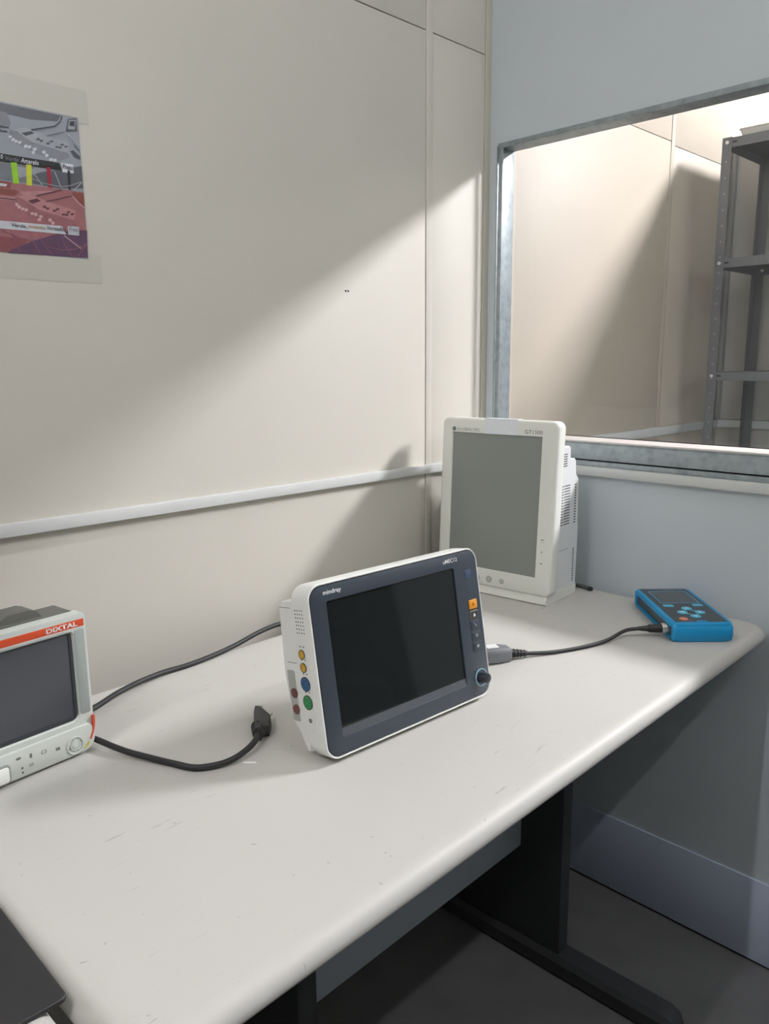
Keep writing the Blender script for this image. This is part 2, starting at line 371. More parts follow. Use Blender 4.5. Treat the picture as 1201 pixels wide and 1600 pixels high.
for lx in (-0.302, -1.025):
    leg = box('leg_panel', lx, lx + 0.037, -0.425, -0.115, 0.045, T - 0.031, leg_m, desk, 0.003)
    bm = bmesh.new()                                                       # foot beam with a rounded nose
    pr = [(lx - 0.012, 0.006), (lx + 0.049, 0.006), (lx + 0.049, 0.034), (lx + 0.040, 0.046), (lx - 0.003, 0.046), (lx - 0.012, 0.034)]
    loft(bm, [[(x, -0.03, z) for x, z in pr], [(x, -0.66, z) for x, z in pr], [(lx + 0.0185 + (x - lx - 0.0185) * 0.92, -0.678, 0.006 + (z - 0.006) * 0.85) for x, z in pr], [(lx + 0.0185 + (x - lx - 0.0185) * 0.6, -0.688, 0.006 + (z - 0.006) * 0.55) for x, z in pr]])
    obj('foot', bm, leg_m, desk)
    for y in (-0.06, -0.64): cyl('glide', (lx + 0.0185, y, 0.0), (lx + 0.0185, y, 0.007), 0.014, black_rubber, desk, n=12)
    box('top_bracket', lx - 0.004, lx + 0.041, -0.60, -0.06, T - 0.048, T - 0.031, leg_m, desk, 0.002)
box('modesty_panel', -0.988, -0.302, -0.322, -0.304, T - 0.518, T - 0.031, mat('grey_modesty_panel', (176, 185, 192), 0.5), desk, 0.001)

# the next desk and the black board lying on it
ndesk = tag(empty('desk', (0, 0, 0), Matrix.Translation((-1.4145, -0.30, 0.0)) @ Matrix.Rotation(DR, 4, 'Z')),
            'second pale laminate desk under the black board at lower left', 'desk')
desk_top('desk_top', -1.2, 0.0, -0.72, 0.30, desk_m, ndesk, (0.02, 0.02, 0.02, 0.02))
for lx in (-0.25, -1.05):
    box('leg_panel', lx, lx + 0.037, -0.5, -0.1, 0.045, T - 0.031, leg_m, ndesk, 0.003)
    box('foot', lx - 0.012, lx + 0.049, -0.66, -0.03, 0.0, 0.046, leg_m, ndesk, 0.01)
bm = bmesh.new()
loft(bm, [[(x, y, z) for x, y in rrect(-0.36 + i, 0.0 - i, 0.0 + i, 0.27 - i, 0, 6, (0.006,) * 4)] for i, z in ((0.0008, 0.0), (0, 0.0008), (0, 0.0042), (0.0008, 0.005))])
bb = obj('black_board', bm, mat('matte_black_board', (44, 44, 45), 0.55, spec=0.4, var=0.06, vscale=12))
bb.matrix_world = Matrix.Translation((-1.394, -0.610, T + 0.0002))
tag(bb, 'flat matte black board with rounded corner lying at the lower left corner', 'board')

# ------------------------------------------------------------------ patient monitor, dark front (middle)
W, H = 0.3284, 0.2306
pm = tag(empty('patient_monitor', None, face_frame((-0.979, -0.4664, T + 0.0105), -2.18, 9.73)),
         'white patient monitor with dark slate front panel standing mid desk, coloured sockets on its side', 'monitor')
slate = mat('slate_panel', (58, 65, 74), 0.32, spec=0.45)
bm = bmesh.new()
def rl(i, y, r=0.022): return [(x, y, z) for x, z in rrect(-0.004 + i, W + 0.004 - i, -0.004 + i, H + 0.004 - i, r)]
loft(bm, [rl(0.004, -0.0005, 0.018), rl(0.0022, -0.0042, 0.020), rl(0.0012, -0.0045, 0.021), rl(0, -0.003), rl(0, 0.026), rl(0.0015, 0.036), rl(0.006, 0.040)])
shell = obj('front_shell', bm, white_plastic, pm)
bx0, bx1 = -0.0025, W + 0.0025
prism('rear_housing', [(0.036, 0.214), (0.060, 0.2125), (0.066, 0.207), (0.0735, 0.112), (0.068, 0.044), (0.055, 0.030), (0.040, 0.004), (0.034, 0.004)], 'x', bx0, bx1, white_plastic, pm, 0.0015)
prism('rear_foot', [(0.048, 0.02), (0.066, 0.040), (0.066, 0.0012), (0.052, -0.0013)], 'x', 0.06, W - 0.06, white_plastic, pm, 0.001)
ring('front_panel', (0.0, W, 0.0, H), (0.026, 0.277, 0.023, 0.209), -0.0046, 0.0, slate, pm, 0.018, 0.003, 0.0006)
plate('screen', 0.025, 0.278, 0.030, 0.210, -0.0022, -0.0004, mat('screen_glass_black', (30, 34, 34), 0.06, spec=0.5), pm, 0.001, 0.0)
prism('screen_ledge', [(-0.0044, 0.0232), (-0.0004, 0.0232), (-0.0004, 0.034), (-0.0022, 0.034)], 'x', 0.0255, 0.2775, mat('ledge_reflection_grey', (74, 78, 82), 0.4), pm)  # ledge coloured lighter grey for the reflection inside the bezel
ink_white = mat('ink_white', (226, 228, 230), 0.5); ink_grey = mat('ink_grey', (150, 156, 160), 0.5)
text('lettering', 'mindray', 0.0222, 0.0535, 0.2165, 0.2245, -0.0049, ink_white, pm, bold=0.02)
text('lettering', 'uMEC12', 0.2552, 0.2865, 0.2185, 0.2247, -0.0049, ink_white, pm, bold=0.012)
# keys down the right edge
plate('indicator_window', 0.2997, 0.3148, 0.1877, 0.2003, -0.0052, -0.004, mat('indicator_blue', (74, 86, 108), 0.2), pm, 0.001, 0.0003)
k = plate('alarm_key', 0.3012, 0.3195, 0.1384, 0.1526, -0.0062, -0.004, mat('amber_key', (222, 150, 46), 0.4), pm, 0.0015, 0.0005)
tag(k, 'amber alarm key')
def tri(name, cx, cz, s, y, m, par):
    bm = bmesh.new(); prism_bm(bm, [(cx - s, cz - s * 0.8), (cx + s, cz - s * 0.8), (cx, cz + s)], 'y', y, y + 0.0003); return obj(name, bm, m, par)
tri('key_symbol', 0.3103, 0.1456, 0.0028, -0.0065, mat('amber_ink', (140, 88, 22), 0.5), k)
k = plate('silence_key', 0.3018, 0.3198, 0.1219, 0.135, -0.0056, -0.004, mat('amber_outline', (176, 140, 78), 0.4), pm, 0.0012, 0.0003)
plate('key_face', 0.3026, 0.319, 0.1227, 0.1342, -0.0058, -0.005, slate, k, 0.001, 0.0)
tri('key_symbol', 0.3105, 0.129, 0.0026, -0.0062, ink_white, k)
plate('key_symbol', 0.3075, 0.3135, 0.1255, 0.1262, -0.0062, -0.0057, ink_white, k, 0.0003, 0.0)
for i, cz in enumerate((0.1121, 0.0949, 0.0779)):
    k = plate('menu_key', 0.3008, 0.3205, cz - 0.0070, cz + 0.0070, -0.0054, -0.004, mat('slate_key', (66, 73, 82), 0.35), pm, 0.0012, 0.0003)
    if i == 0: prism('key_symbol', [(0.3085, 0.1145), (0.3098, 0.1152), (0.3135, 0.1100), (0.3122, 0.1092)], 'y', -0.0058, -0.0053, ink_grey, k)
    if i == 1:
        bm = bmesh.new(); ring_bm(bm, (0.3085, 0.3139, 0.0925, 0.0975), (0.3097, 0.3127, 0.0937, 0.0963), -0.0058, -0.0053, 0.0022, 0.0012, 0.0001); obj('key_symbol', bm, ink_grey, k)
    if i == 2: plate('key_symbol', 0.3085, 0.3139, 0.0758, 0.0802, -0.0058, -0.0053, ink_grey, k, 0.0006, 0.0)
kx, kz = 0.3112, 0.0270
kn = cyl('rotary_knob', (kx, -0.004, kz), (kx, -0.0200, kz), 0.0090, mat('slate_knob', (44, 50, 58), 0.35), pm, r1=0.0078, n=28, bev=0.003)
bm = bmesh.new(); loft(bm, [[(kx + r * math.cos(a), y, kz + r * math.sin(a)) for a in [2 * math.pi * q / 36 for q in range(36)]] for r, y in ((0.0142, -0.0043), (0.0142, -0.0053), (0.0124, -0.0053), (0.0124, -0.0043))], closed=True)
tag(obj('knob_ring', bm, mat('ring_cyan', (140, 186, 200), 0.3), kn), 'pale cyan ring')
# left side: sockets, sockets' panel, loudspeaker holes
SX = -0.004
def disc(name, y, z, r, d0, d1, m, par, n=20): return cyl(name, (SX - d0, y, z), (SX - d1, y, z), r, m, par, n=n)
def side_plate(name, y0, y1, z0, z1, x0, x1, m, par, r=0.003):
    bm = bmesh.new()
    loft(bm, [[(x, y, z) for y, z in rrect(y0 + i, y1 - i, z0 + i, z1 - i, r, 5)] for x, i in ((x1, 0.0), (x0 + 0.0003, 0.0), (x0, 0.0003))]); return obj(name, bm, m, par)
panel = side_plate('socket_panel', 0.0105, 0.0345, 0.034, 0.152, SX - 0.0008, SX + 0.002, white_plastic, pm, 0.003)
rim_grey = mat('socket_rim_grey', (60, 58, 54), 0.6)  # plain dark grey of the raised socket rims
for z, r, nm, rgb in ((0.1417, 0.0058, 'ibp_socket', (214, 168, 44)), (0.1236, 0.0058, 'ibp_socket', (214, 168, 44)), (0.101, 0.0092, 'oxygen_socket', (44, 92, 142)), (0.0757, 0.0092, 'ecg_socket', (48, 146, 84))):
    y = 0.0228
    s = disc('sensor_socket', y, z, r, 0.0006, 0.0016, mat(nm + '_colour', rgb, 0.4), pm, 24)
    bm = bmesh.new(); loft(bm, [[(SX - x, y + q * math.cos(a), z + q * math.sin(a)) for a in [2 * math.pi * t / 24 for t in range(24)]] for q, x in ((r + 0.0009, 0.0006), (r + 0.0009, 0.0019), (r, 0.0019), (r, 0.0006))], closed=True)
    obj('socket_rim', bm, rim_grey, s)
    for j in range(6 if r > 0.007 else 2):
        a = 2 * math.pi * j / 6; q = 0.5 * r
        cyl('socket_hole', (SX - 0.0015, y + q * math.cos(a), z + q * math.sin(a)), (SX - 0.0018, y + q * math.cos(a), z + q * math.sin(a)), 0.0009 if r > 0.007 else 0.0007, mat(nm + '_hole', tuple(int(v * 0.45) for v in rgb), 0.6), s, n=8)
    for dy in (-0.007, 0.001):
        plate_z = z + r + 0.0042
        box('socket_mark', SX - 0.0010, SX - 0.0006, y + dy, y + dy + 0.0028, plate_z, plate_z + 0.0016, mat('mark_grey', (110, 112, 112), 0.5), pm)
s = disc('temperature_socket', 0.0226, 0.0505, 0.0032, 0.0006, 0.0014, mat('socket_grey', (120, 118, 116), 0.5), pm)
rec = side_plate('socket_recess', 0.0495, 0.0665, 0.044, 0.116, bx0 - 0.0006, bx0 + 0.001, mat('recess_grey', (176, 178, 174), 0.5), pm, 0.003)
for z in (0.0844, 0.0612):
    cyl('pressure_socket', (bx0 - 0.0006, 0.0545, z), (bx0 - 0.0022, 0.0545, z), 0.0068, mat('maroon_socket', (112, 66, 66), 0.45), rec, n=22)
bm = bmesh.new()
for i in range(4):
    for j in range(7):
        y = 0.0122 + 0.0052 * i; z = 0.1710 + 0.0051 * j
        cyl_bm(bm, (SX - 0.0002, y, z), (SX + 0.0004, y, z), 0.0010, n=8)
tag(obj('speaker_holes', bm, mat('hole_grey', (70, 70, 68), 0.8), pm), kind='stuff')
box('housing_seam', bx0 - 0.0002, bx0 + 0.0004, 0.0405, 0.0655, 0.2035, 0.2042, mat('seam_grey', (110, 110, 106), 0.6), pm)
box('housing_seam', bx0 - 0.0002, bx0 + 0.0004, 0.0405, 0.0630, 0.1268, 0.1275, mat('seam_grey', (110, 110, 106), 0.6), pm)

# ------------------------------------------------------------------ tall portrait monitor (corner)
ga = math.radians(-84.37)
gm = tag(empty('portrait_monitor', None, Matrix.Translation((-0.217, 0.0151, T)) @ Matrix.Rotation(ga, 4, 'Z')),
         'tall white portrait monitor with grey screen standing in the corner of the desk', 'monitor')
ivory = mat('ivory_plastic', (228, 229, 222), 0.4, bump=0.03, bscale=900)
gwhite = mat('bright_white_plastic', (226, 228, 228), 0.4, bump=0.03, bscale=900)
ct, st = math.cos(math.radians(3)), math.sin(math.radians(3))
def lean(o):
    for v in o.data.vertices:
        x, y, z = v.co; v.co = (x, y * ct + z * st, 0.02 + z * ct - y * st)
    return o
GW, GH = 0.3023, 0.3854
bm = bmesh.new()
def gl(i, y, r): return [(x, y, z) for x, z in rrect(i, GW - i, i, GH - i, r)]
bm2 = bm
loops = [gl(0.004, 0.036, 0.012), gl(0.0, 0.030, 0.016), gl(0.0, 0.008, 0.016), gl(0.0012, 0.003, 0.015), gl(0.004, 0.0005, 0.012), gl(0.006, 0.0, 0.010)]
hole = lambda i, y: [(x, y, z) for x, z in rrect(0.0305 - i, 0.2625 + i, 0.0409 - i, 0.3505 + i, 0.0015)]
loft(bm, loops + [hole(0.0015, 0.0), hole(0.0, 0.004), hole(0.0, 0.010)])
bez = lean(obj('bezel', bm, ivory, gm))
lean(plate('screen', 0.030, 0.263, 0.0404, 0.351, 0.0035, 0.006, mat('screen_matte_grey', (134, 138, 134), 0.22, spec=0.55), gm, 0.001, 0.0))
prism('rear_housing', [(0.030, 0.348), (0.100, 0.346), (0.1025, 0.343), (0.1025, 0.318), (0.128, 0.316), (0.1305, 0.313), (0.134, 0.283), (0.149, 0.268), (0.1505, 0.163), (0.153, 0.155), (0.1475, 0.020), (0.020, 0.020)], 'x', 0.014, GW - 0.013, gwhite, gm, 0.003)
prism('base', [(0.000, 0.004), (0.004, 0.0), (0.142, 0.0), (0.147, 0.004), (0.1475, 0.022), (0.006, 0.024)], 'x', 0.010, GW - 0.010, ivory, gm, 0.002)
vx = GW - 0.013
bm = bmesh.new()
def slots(y0, y1, z0, z1, n, h=0.0024, slope=0.0):
    for i in range(n):
        z = z0 + (z1 - z0) * i / (n - 1)
        box_bm(bm, vx - 0.001, vx + 0.0003, y0, y1, z - h / 2, z + h / 2)
slots(0.054, 0.0885, 0.303, 0.329, 6); slots(0.0465, 0.0745, 0.171, 0.258, 15); slots(0.0785, 0.1065, 0.171, 0.258, 15); slots(0.1295, 0.1365, 0.169, 0.256, 15, 0.0032); slots(0.129, 0.135, 0.032, 0.107, 15, 0.003)
tag(obj('vent_slots', bm, mat('vent_shadow', (96, 96, 94), 0.8), gm), kind='stuff')
box('housing_seam', vx - 0.001, vx + 0.0002, 0.044, 0.106, 0.1122, 0.1130, mat('seam_grey', (110, 110, 106), 0.6), gm)
lean(text('lettering', 'GLOBALTEC', 0.042, 0.1047, 0.3552, 0.3618, -0.0003, mat('ink_mid', (120, 122, 118), 0.5), gm))
lean(text('lettering', 'GT1500', 0.2203, 0.2639, 0.3562, 0.3645, -0.0003, mat('ink_dark', (88, 90, 88), 0.5), gm))
lg = lean(cyl('round_logo', (0.0340, 0.0, 0.3588), (0.0340, -0.0004, 0.3588), 0.0050, mat('logo_green', (72, 104, 92), 0.5), gm, n=22))
lean(plate('logo_mark', 0.0318, 0.0362, 0.3580, 0.3602, -0.0006, -0.0003, mat('logo_pale', (130, 158, 146), 0.5), lg, 0.0008, 0.0))
tp = lean(plate('tape', 0.1162, 0.2021, 0.3512, 0.3853, -0.0006, 0.0002, mat('clear_white_tape', (226, 230, 236), 0.3, var=0.02, vscale=60), gm, 0.0004, 0.0))
tag(tp, 'strip of whitish tape')
box('tape_fold', 0.1164, 0.2018, 0.0192, 0.0420, 0.4048, 0.4054, MATS['clear_white_tape'], tp)
for bx, br in ((0.1152, 0.0042), (0.1458, 0.0058), (0.1794, 0.0042)):
    b_ = lean(cyl('round_key', (bx, 0.0, 0.0180), (bx, -0.0022, 0.0180), br, mat('key_grey_white', (188, 190, 184), 0.4), gm, n=24, bev=0.0008))
    bm = bmesh.new(); loft(bm, [[(bx + r * math.cos(a), y, 0.018 + r * math.sin(a)) for a in [2 * math.pi * q / 24 for q in range(24)]] for r, y in ((br + 0.0016, 0.0), (br + 0.0016, -0.0005), (br + 0.0002, -0.0005), (br + 0.0002, 0.0))], closed=True)
    lean(obj('key_rim', bm, mat('key_rim_grey', (160, 162, 156), 0.5), b_))
for z, w_ in ((0.1274, 0.007), (0.1008, 0.004), (0.0751, 0.006)):
    lean(plate('key_print', 0.277 - w_ / 2, 0.277 + w_ / 2, z - 0.0014, z + 0.0014, -0.0003, 0.0, mat('ink_faint', (158, 160, 154), 0.5), gm, 0.0005, 0.0))
lean(box('key_print', 0.2715, 0.2825, -0.0003, 0.0, 0.1222, 0.1228, MATS['ink_faint'], gm))

# ------------------------------------------------------------------ orange-striped monitor (left edge)
dm = tag(empty('patient_monitor', None, face_frame((-1.175, -0.1951, T + 0.0022), 6.63, 0.7)),
         'grey patient monitor with an orange band, half cut off by the left edge', 'monitor')
DW, DH = 0.300, 0.1985
bm = bmesh.new()
ring_bm(bm, (-DW, 0.0, 0.0, DH), (-0.280, -0.0215, 0.0505, 0.1742), 0.0, 0.020, 0.01, 0.01, 0.0022, 6, (0.02, 0.020, 0.006, 0.006), (0.012, 0.012, 0.003, 0.003))
obj('front_frame', bm, grey_plastic, dm)
plate('screen', -0.281, -0.0205, 0.0495, 0.1752, 0.0030, 0.0060, mat('screen_grey_glass', (70, 73, 78), 0.12, spec=0.5), dm, 0.010, 0.0)
ring('screen_edge', (-0.2798, -0.0217, 0.0507, 0.1740), (-0.2765, -0.0262, 0.0560, 0.1725), 0.0016, 0.0030, mat('screen_surround', (52, 55, 60), 0.3), dm, 0.010, 0.001, 0.0003)
band = plate('orange_band', -0.2965, -0.0035, 0.1803, 0.1905, -0.0007, 0.0006, mat('band_orange', (214, 80, 40), 0.4), dm, 0.0006, 0.0002)
text('lettering', 'DIXTAL', -0.0570, -0.0128, 0.1822, 0.1888, -0.0010, ink_white, band, bold=0.03)
box('band_line', -0.2965, -0.0035, -0.0006, 0.0006, 0.1792, 0.1803, mat('line_white', (232, 232, 226), 0.4), dm)
plate('side_pillar', -0.0185, -0.0042, 0.0560, 0.1765, -0.0008, 0.001, mat('pillar_grey', (160, 167, 163), 0.4), dm, 0.003, 0.0004)
cp = plate('control_panel', -0.296, -0.0040, 0.0030, 0.0415, -0.0040, 0.002, mat('control_grey', (196, 201, 194), 0.4), dm, 0.012, 0.0025, 6, (0.006, 0.018, 0.010, 0.006))
yk = -0.0040
for r0, r1, nm, y_ in ((0.0124, 0.0110, 'dial_ring', 0.0012), (0.0072, 0.0060, 'dial_ring', 0.0014)):
    bm = bmesh.new(); loft(bm, [[(-0.0334 + r * math.cos(a), y, 0.0178 + r * math.sin(a)) for a in [2 * math.pi * q / 32 for q in range(32)]] for r, y in ((r0, yk), (r0, yk - y_), (r1, yk - y_), (r1, yk))], closed=True)
    obj(nm, bm, mat('dial_grey', (206, 209, 204), 0.35), cp)
cyl('dial_centre', (-0.0334, yk, 0.0178), (-0.0334, yk - 0.0014, 0.0178), 0.0056, grey_plastic, cp, n=28, bev=0.0006)
for a in (20, 110, 200, 290):
    ar = math.radians(a); cx, cz = -0.0334 + 0.009 * math.cos(ar), 0.0178 + 0.009 * math.sin(ar)
    box('dial_mark', cx - 0.0016, cx + 0.0016, yk - 0.0003, yk, cz - 0.0004, cz + 0.0004, mat('ink_faint2', (120, 122, 116), 0.5), cp)
ik = mat('icon_grey', (112, 116, 110), 0.5)
for ix, iz, w_, h_ in ((-0.0581, 0.0225, 0.0058, 0.0040), (-0.0774, 0.0262, 0.0068, 0.0048), (-0.0952, 0.0280, 0.0032, 0.0060), (-0.1115, 0.0305, 0.0060, 0.0030)):
    if ix == -0.0774:
        bm = bmesh.new(); ring_bm(bm, (ix - w_ / 2, ix + w_ / 2, iz - h_ / 2, iz + h_ / 2), (ix - w_ / 2 + 0.0007, ix + w_ / 2 - 0.0007, iz - h_ / 2 + 0.0007, iz + h_ / 2 - 0.0007), yk - 0.0004, yk, 0.001, 0.0006, 0.0001); obj('key_print', bm, ik, cp)
    else: plate('key_print', ix - w_ / 2, ix + w_ / 2, iz - h_ / 2, iz + h_ / 2, yk - 0.0004, yk, ik, cp, 0.0008, 0.0)
for iz in (0.0095, 0.0160): box('status_light', -0.1088, -0.1068, yk - 0.0006, yk, iz - 0.0011, iz + 0.0011, mat('led_dark', (70, 72, 70), 0.4), cp)
plate('key_print', -0.0985, -0.0925, 0.0135, 0.0175, yk - 0.0003, yk, mat('icon_pale', (150, 154, 148), 0.5), cp, 0.001, 0.0)
ld = plate('side_lid', -0.200, -0.1235, 0.0040, 0.0290, yk - 0.0030, yk + 0.001, mat('lid_border_grey', (140, 144, 140), 0.4), cp, 0.005, 0.0008)  # grey border around the white lid face
plate('lid_face', -0.196, -0.1262, 0.0060, 0.0268, yk - 0.0042, yk - 0.002, white_plastic, ld, 0.004, 0.0008)
def stripe(name, pts, m, w=0.0013):
    bm = bmesh.new(); P = [Vector((x, 0, z)) for x, z in pts]; P = [Vector((v.x, v.z)) for v in smooth_path(P, 4)]; A = []; B = []
    for i, p in enumerate(P):
        d = (P[min(i + 1, len(P) - 1)] - P[max(i - 1, 0)]).normalized(); n = Vector((-d.y, d.x)) * w
        A.append(tuple(p + n)); B.append(tuple(p - n))
    loft(bm, [[(a[0], y0, a[1]), (a[0], y1, a[1]), (b[0], y1, b[1]), (b[0], y0, b[1])] for a, b in zip(A, B) for y0, y1 in ((-0.0046, 0.0005),)])
    obj(name, bm, m, dm)
stripe('red_stripe', [(-0.0028, 0.0505), (-0.0030, 0.040), (-0.0055, 0.028), (-0.0100, 0.0185)], mat('stripe_red', (212, 84, 62), 0.4))
stripe('yellow_stripe', [(-0.0122, 0.0150), (-0.0155, 0.0112), (-0.0195, 0.0082)], mat('stripe_yellow', (206, 186, 74), 0.4))
dark_grey = mat('dark_grey_plastic', (104, 105, 98), 0.5)
bm = bmesh.new(); loft(bm, [[(x, y, z) for x, z in rrect(-0.295 + i, -0.006 - i, 0.002 + i, 0.2000 - i, 0.008)] for y, i in ((0.018, 0.0), (0.060, 0.0), (0.095, 0.012))])
obj('rear_housing', bm, dark_grey, dm)
hb = bmesh.new(); loft(hb, [[(x, y, z) for x, z in ((-0.106, 0.196), (-0.101, 0.2075), (-0.092, 0.2115), (-0.064, 0.2120), (-0.055, 0.2090), (-0.044, 0.196))] for y in (0.026, 0.062)])
obj('handle', hb, dark_grey, dm)

# ------------------------------------------------------------------ blue hand-held simulator
mt = tag(empty('handheld_tester', None, Matrix.Translation((-0.210, -0.5761, T)) @ Matrix.Rotation(math.radians(-45.0), 4, 'Z')),
         'blue and charcoal hand-held tester with arrow keys lying by the grey wall', 'tester')
mblue = mat('bumper_blue', (18, 146, 202), 0.45, bump=0.03, bscale=900); char = mat('charcoal_face', (64, 68, 73), 0.45)
mw, ml, mh = 0.1174, 0.237, 0.0382
core = box('core', 0.0045, mw - 0.0045, 0.008, ml - 0.006, 0.002, mh - 0.0035, char, mt, 0.002)
bm = bmesh.new()
# bumper: upper rim, lower tray, near end block with a chamfered nose, far end wall
def zl(i, z, r=0.012): return [(x, y, z) for x, y in rrect(0 + i, mw - i, 0 + i, ml - i, r, 5)]
def zh(i, z, r=0.004): return [(x, y, z) for x, y in rrect(0.0085 - i, mw - 0.0085 + i, 0.0085 - i, ml - 0.006 + i, r, 5)]
loft(bm, [zl(0.0, 0.0285), zl(0.0, 0.0345), zl(0.0012, 0.0370), zl(0.004, mh), zh(0.0, mh), zh(0.0, 0.0285)], closed=True)
loft(bm, [zl(0.004, 0.0), zl(0.001, 0.002), zl(0.0, 0.0065), zl(0.003, 0.0075)])
prism_bm(bm, [(-0.0005, 0.0060), (-0.0035, 0.0180), (-0.0010, 0.0300), (0.002, 0.0345), (0.0100, 0.0345), (0.0100, 0.0050), (0.002, 0.0025)], 'x', 0.0015, mw - 0.0015, 0.002)
prism_bm(bm, [(ml - 0.012, 0.004), (ml, 0.004), (ml, 0.034), (ml - 0.012, 0.034)], 'x', 0.0015, mw - 0.0015, 0.002)
obj('bumper', bm, mblue, mt, 30)
bm = bmesh.new()
prism_bm(bm, [(0.0085, 0.0085), (0.0480, 0.0085), (0.0535, 0.0185), (0.0690, 0.0185), (0.0745, 0.0085), (mw - 0.0085, 0.0085), (mw - 0.0085, ml - 0.006), (0.0085, ml - 0.006)], 'z', mh - 0.004, mh + 0.0002)
obj('face_panel', bm, char, mt)
nb = bmesh.new(); prism_bm(nb, [(0.0475, 0.006), (0.0535, 0.0185), (0.0690, 0.0185), (0.0750, 0.006)], 'z', mh - 0.004, mh); obj('bumper_notch', nb, mblue, mt)
def top_ring(name, x0, x1, y0, y1, w_, m, par, r=0.003, h=0.0008):
    bm = bmesh.new(); A = lambda i, z: [(x, y, z) for x, y in rrect(x0 + i, x1 - i, y0 + i, y1 - i, max(r - i, 0.0004), 5)]
    loft(bm, [A(0, mh), A(0, mh + h), A(w_, mh + h), A(w_, mh)], closed=True); return obj(name, bm, m, par)
def top_plate(name, x0, x1, y0, y1, z0, z1, m, par, r=0.002):
    bm = bmesh.new(); b = min(0.0004, (z1 - z0) / 3)
    loft(bm, [[(x, y, z) for x, y in rrect(x0 + i, x1 - i, y0 + i, y1 - i, max(r - i, 0.0003), 5)] for i, z in ((0, z0), (0, z1 - b), (b, z1))]); return obj(name, bm, m, par)
kb = mat('key_blue', (88, 184, 216), 0.45)
sc = top_plate('display', 0.0235, 0.0975, 0.130, 0.2085, mh, mh + 0.0006, mat('display_grey', (62, 70, 76), 0.12), mt, 0.001)
top_ring('display_frame', 0.0205, 0.1010, 0.127, 0.2115, 0.0022, mat('frame_blue', (84, 160, 190), 0.4), sc, 0.003)
for x, y in ((0.0295, 0.1090), (0.0897, 0.1120)): top_plate('soft_key', x - 0.0105, x + 0.0105, y - 0.0065, y + 0.0065, mh, mh + 0.0014, kb, mt, 0.003)
cxk, cyk = 0.0598, 0.0655
for dx, dy in ((0, 0.0245), (0.0175, 0.0), (0, -0.0245), (-0.0175, 0.0)):
    x, y = cxk + dx, cyk + dy
    k = cyl('arrow_key', (x, y, mh), (x, y, mh + 0.0016), 0.0098, kb, mt, n=24, bev=0.0005)
    s = 0.0042; d = Vector((dx, dy)).normalized(); p = Vector((-d.y, d.x)); c = Vector((x, y))
    bm = bmesh.new(); prism_bm(bm, [tuple(c + d * s), tuple(c - d * s * 0.7 + p * s), tuple(c - d * s * 0.7 - p * s)], 'z', mh + 0.0016, mh + 0.0019)
    obj('arrow_mark', bm, mat('arrow_white', (214, 228, 232), 0.5), k)
for sx_, sy_ in ((1, 1), (1, -1), (-1, 1), (-1, -1)):
    a = Vector((cxk + sx_ * 0.0035, cyk + sy_ * 0.0165)); b = Vector((cxk + sx_ * 0.0130, cyk + sy_ * 0.0075)); p = (b - a).normalized(); p = Vector((-p.y, p.x)) * 0.0012
    bm = bmesh.new(); prism_bm(bm, [tuple(a + p), tuple(b + p), tuple(b - p), tuple(a - p)], 'z', mh, mh + 0.0009); obj('key_link', bm, kb, mt)
k = cyl('power_key', (0.0300, 0.0255, mh), (0.0300, 0.0255, mh + 0.0014), 0.0080, mat('salmon_key', (226, 138, 116), 0.45), mt, n=24, bev=0.0004); tag(k, 'salmon red round key')
top_plate('key_print', 0.0340, 0.0430, 0.0150, 0.0170, mh, mh + 0.0004, mat('salmon_ink', (170, 110, 96), 0.5), mt, 0.0005)
top_plate('face_print', 0.0560, 0.0830, 0.2205, 0.2225, mh, mh + 0.0004, mat('print_pale', (140, 150, 158), 0.5), mt, 0.0005)
top_plate('face_print', 0.0880, 0.0980, 0.2215, 0.2235, mh, mh + 0.0004, mat('print_pale', (140, 150, 158), 0.5), mt, 0.0005)
sk = cyl('side_socket', (0.0048, 0.0290, 0.0185), (-0.0105, 0.0290, 0.0185), 0.0092, mat('bright_nickel', (214, 212, 206), 0.25, metal=0.85), mt, n=24, bev=0.001); tag(sk, 'bright steel connector ring')
for q in range(12):
    a = 2 * math.pi * q / 12; c = Vector((-0.0065, 0.0290 + 0.0092 * math.cos(a), 0.0185 + 0.0092 * math.sin(a)))
    cyl('grip_rib', c + Vector((-0.003, 0, 0)), c + Vector((0.003, 0, 0)), 0.0011, MATS['bright_nickel'], sk, n=8)

# ------------------------------------------------------------------ leads on the desk
def lead(name, label, cat='cable', group=None): return tag(empty(name, (0, 0, T)), label, cat, group)
sc_ = lead('sensor_lead', 'black sensor lead with grey plug running between dark-fronted monitor and blue tester')
# world direction out of the tester's side socket
sd = Vector((-math.cos(math.radians(45)), math.sin(math.radians(45)), 0)); s0 = Vector((-0.210, -0.5761, 0)) + Matrix.Rotation(math.radians(-45), 3, 'Z') @ Vector((-0.0108, 0.0290, 0.0185))
bm = bmesh.new(); cyl_bm(bm, s0, s0 + sd * 0.024, 0.0083, 0.0078, 20); cyl_bm(bm, s0 + sd * 0.024, s0 + sd * 0.044, 0.0062, 0.0042, 16); obj('lead_plug', bm, black_rubber, sc_)
p0 = s0 + sd * 0.042
tube('lead_wire', [p0, p0 + sd * 0.025 + Vector((-0.006, 0.0, -0.003)), (-0.2990, -0.4900, 0.0060), (-0.3561, -0.4744, 0.0040), (-0.4157, -0.4504, 0.0040), (-0.4620, -0.4250, 0.0070), (-0.485, -0.414, 0.0105)], 0.0037, black_rubber, sc_)
pa, pb = Vector((-0.466, -0.4235, 0.0080)), Vector((-0.4985, -0.4060, 0.0125))
bm = bmesh.new(); cyl_bm(bm, pa, pb, 0.0048, 0.0075, 16)
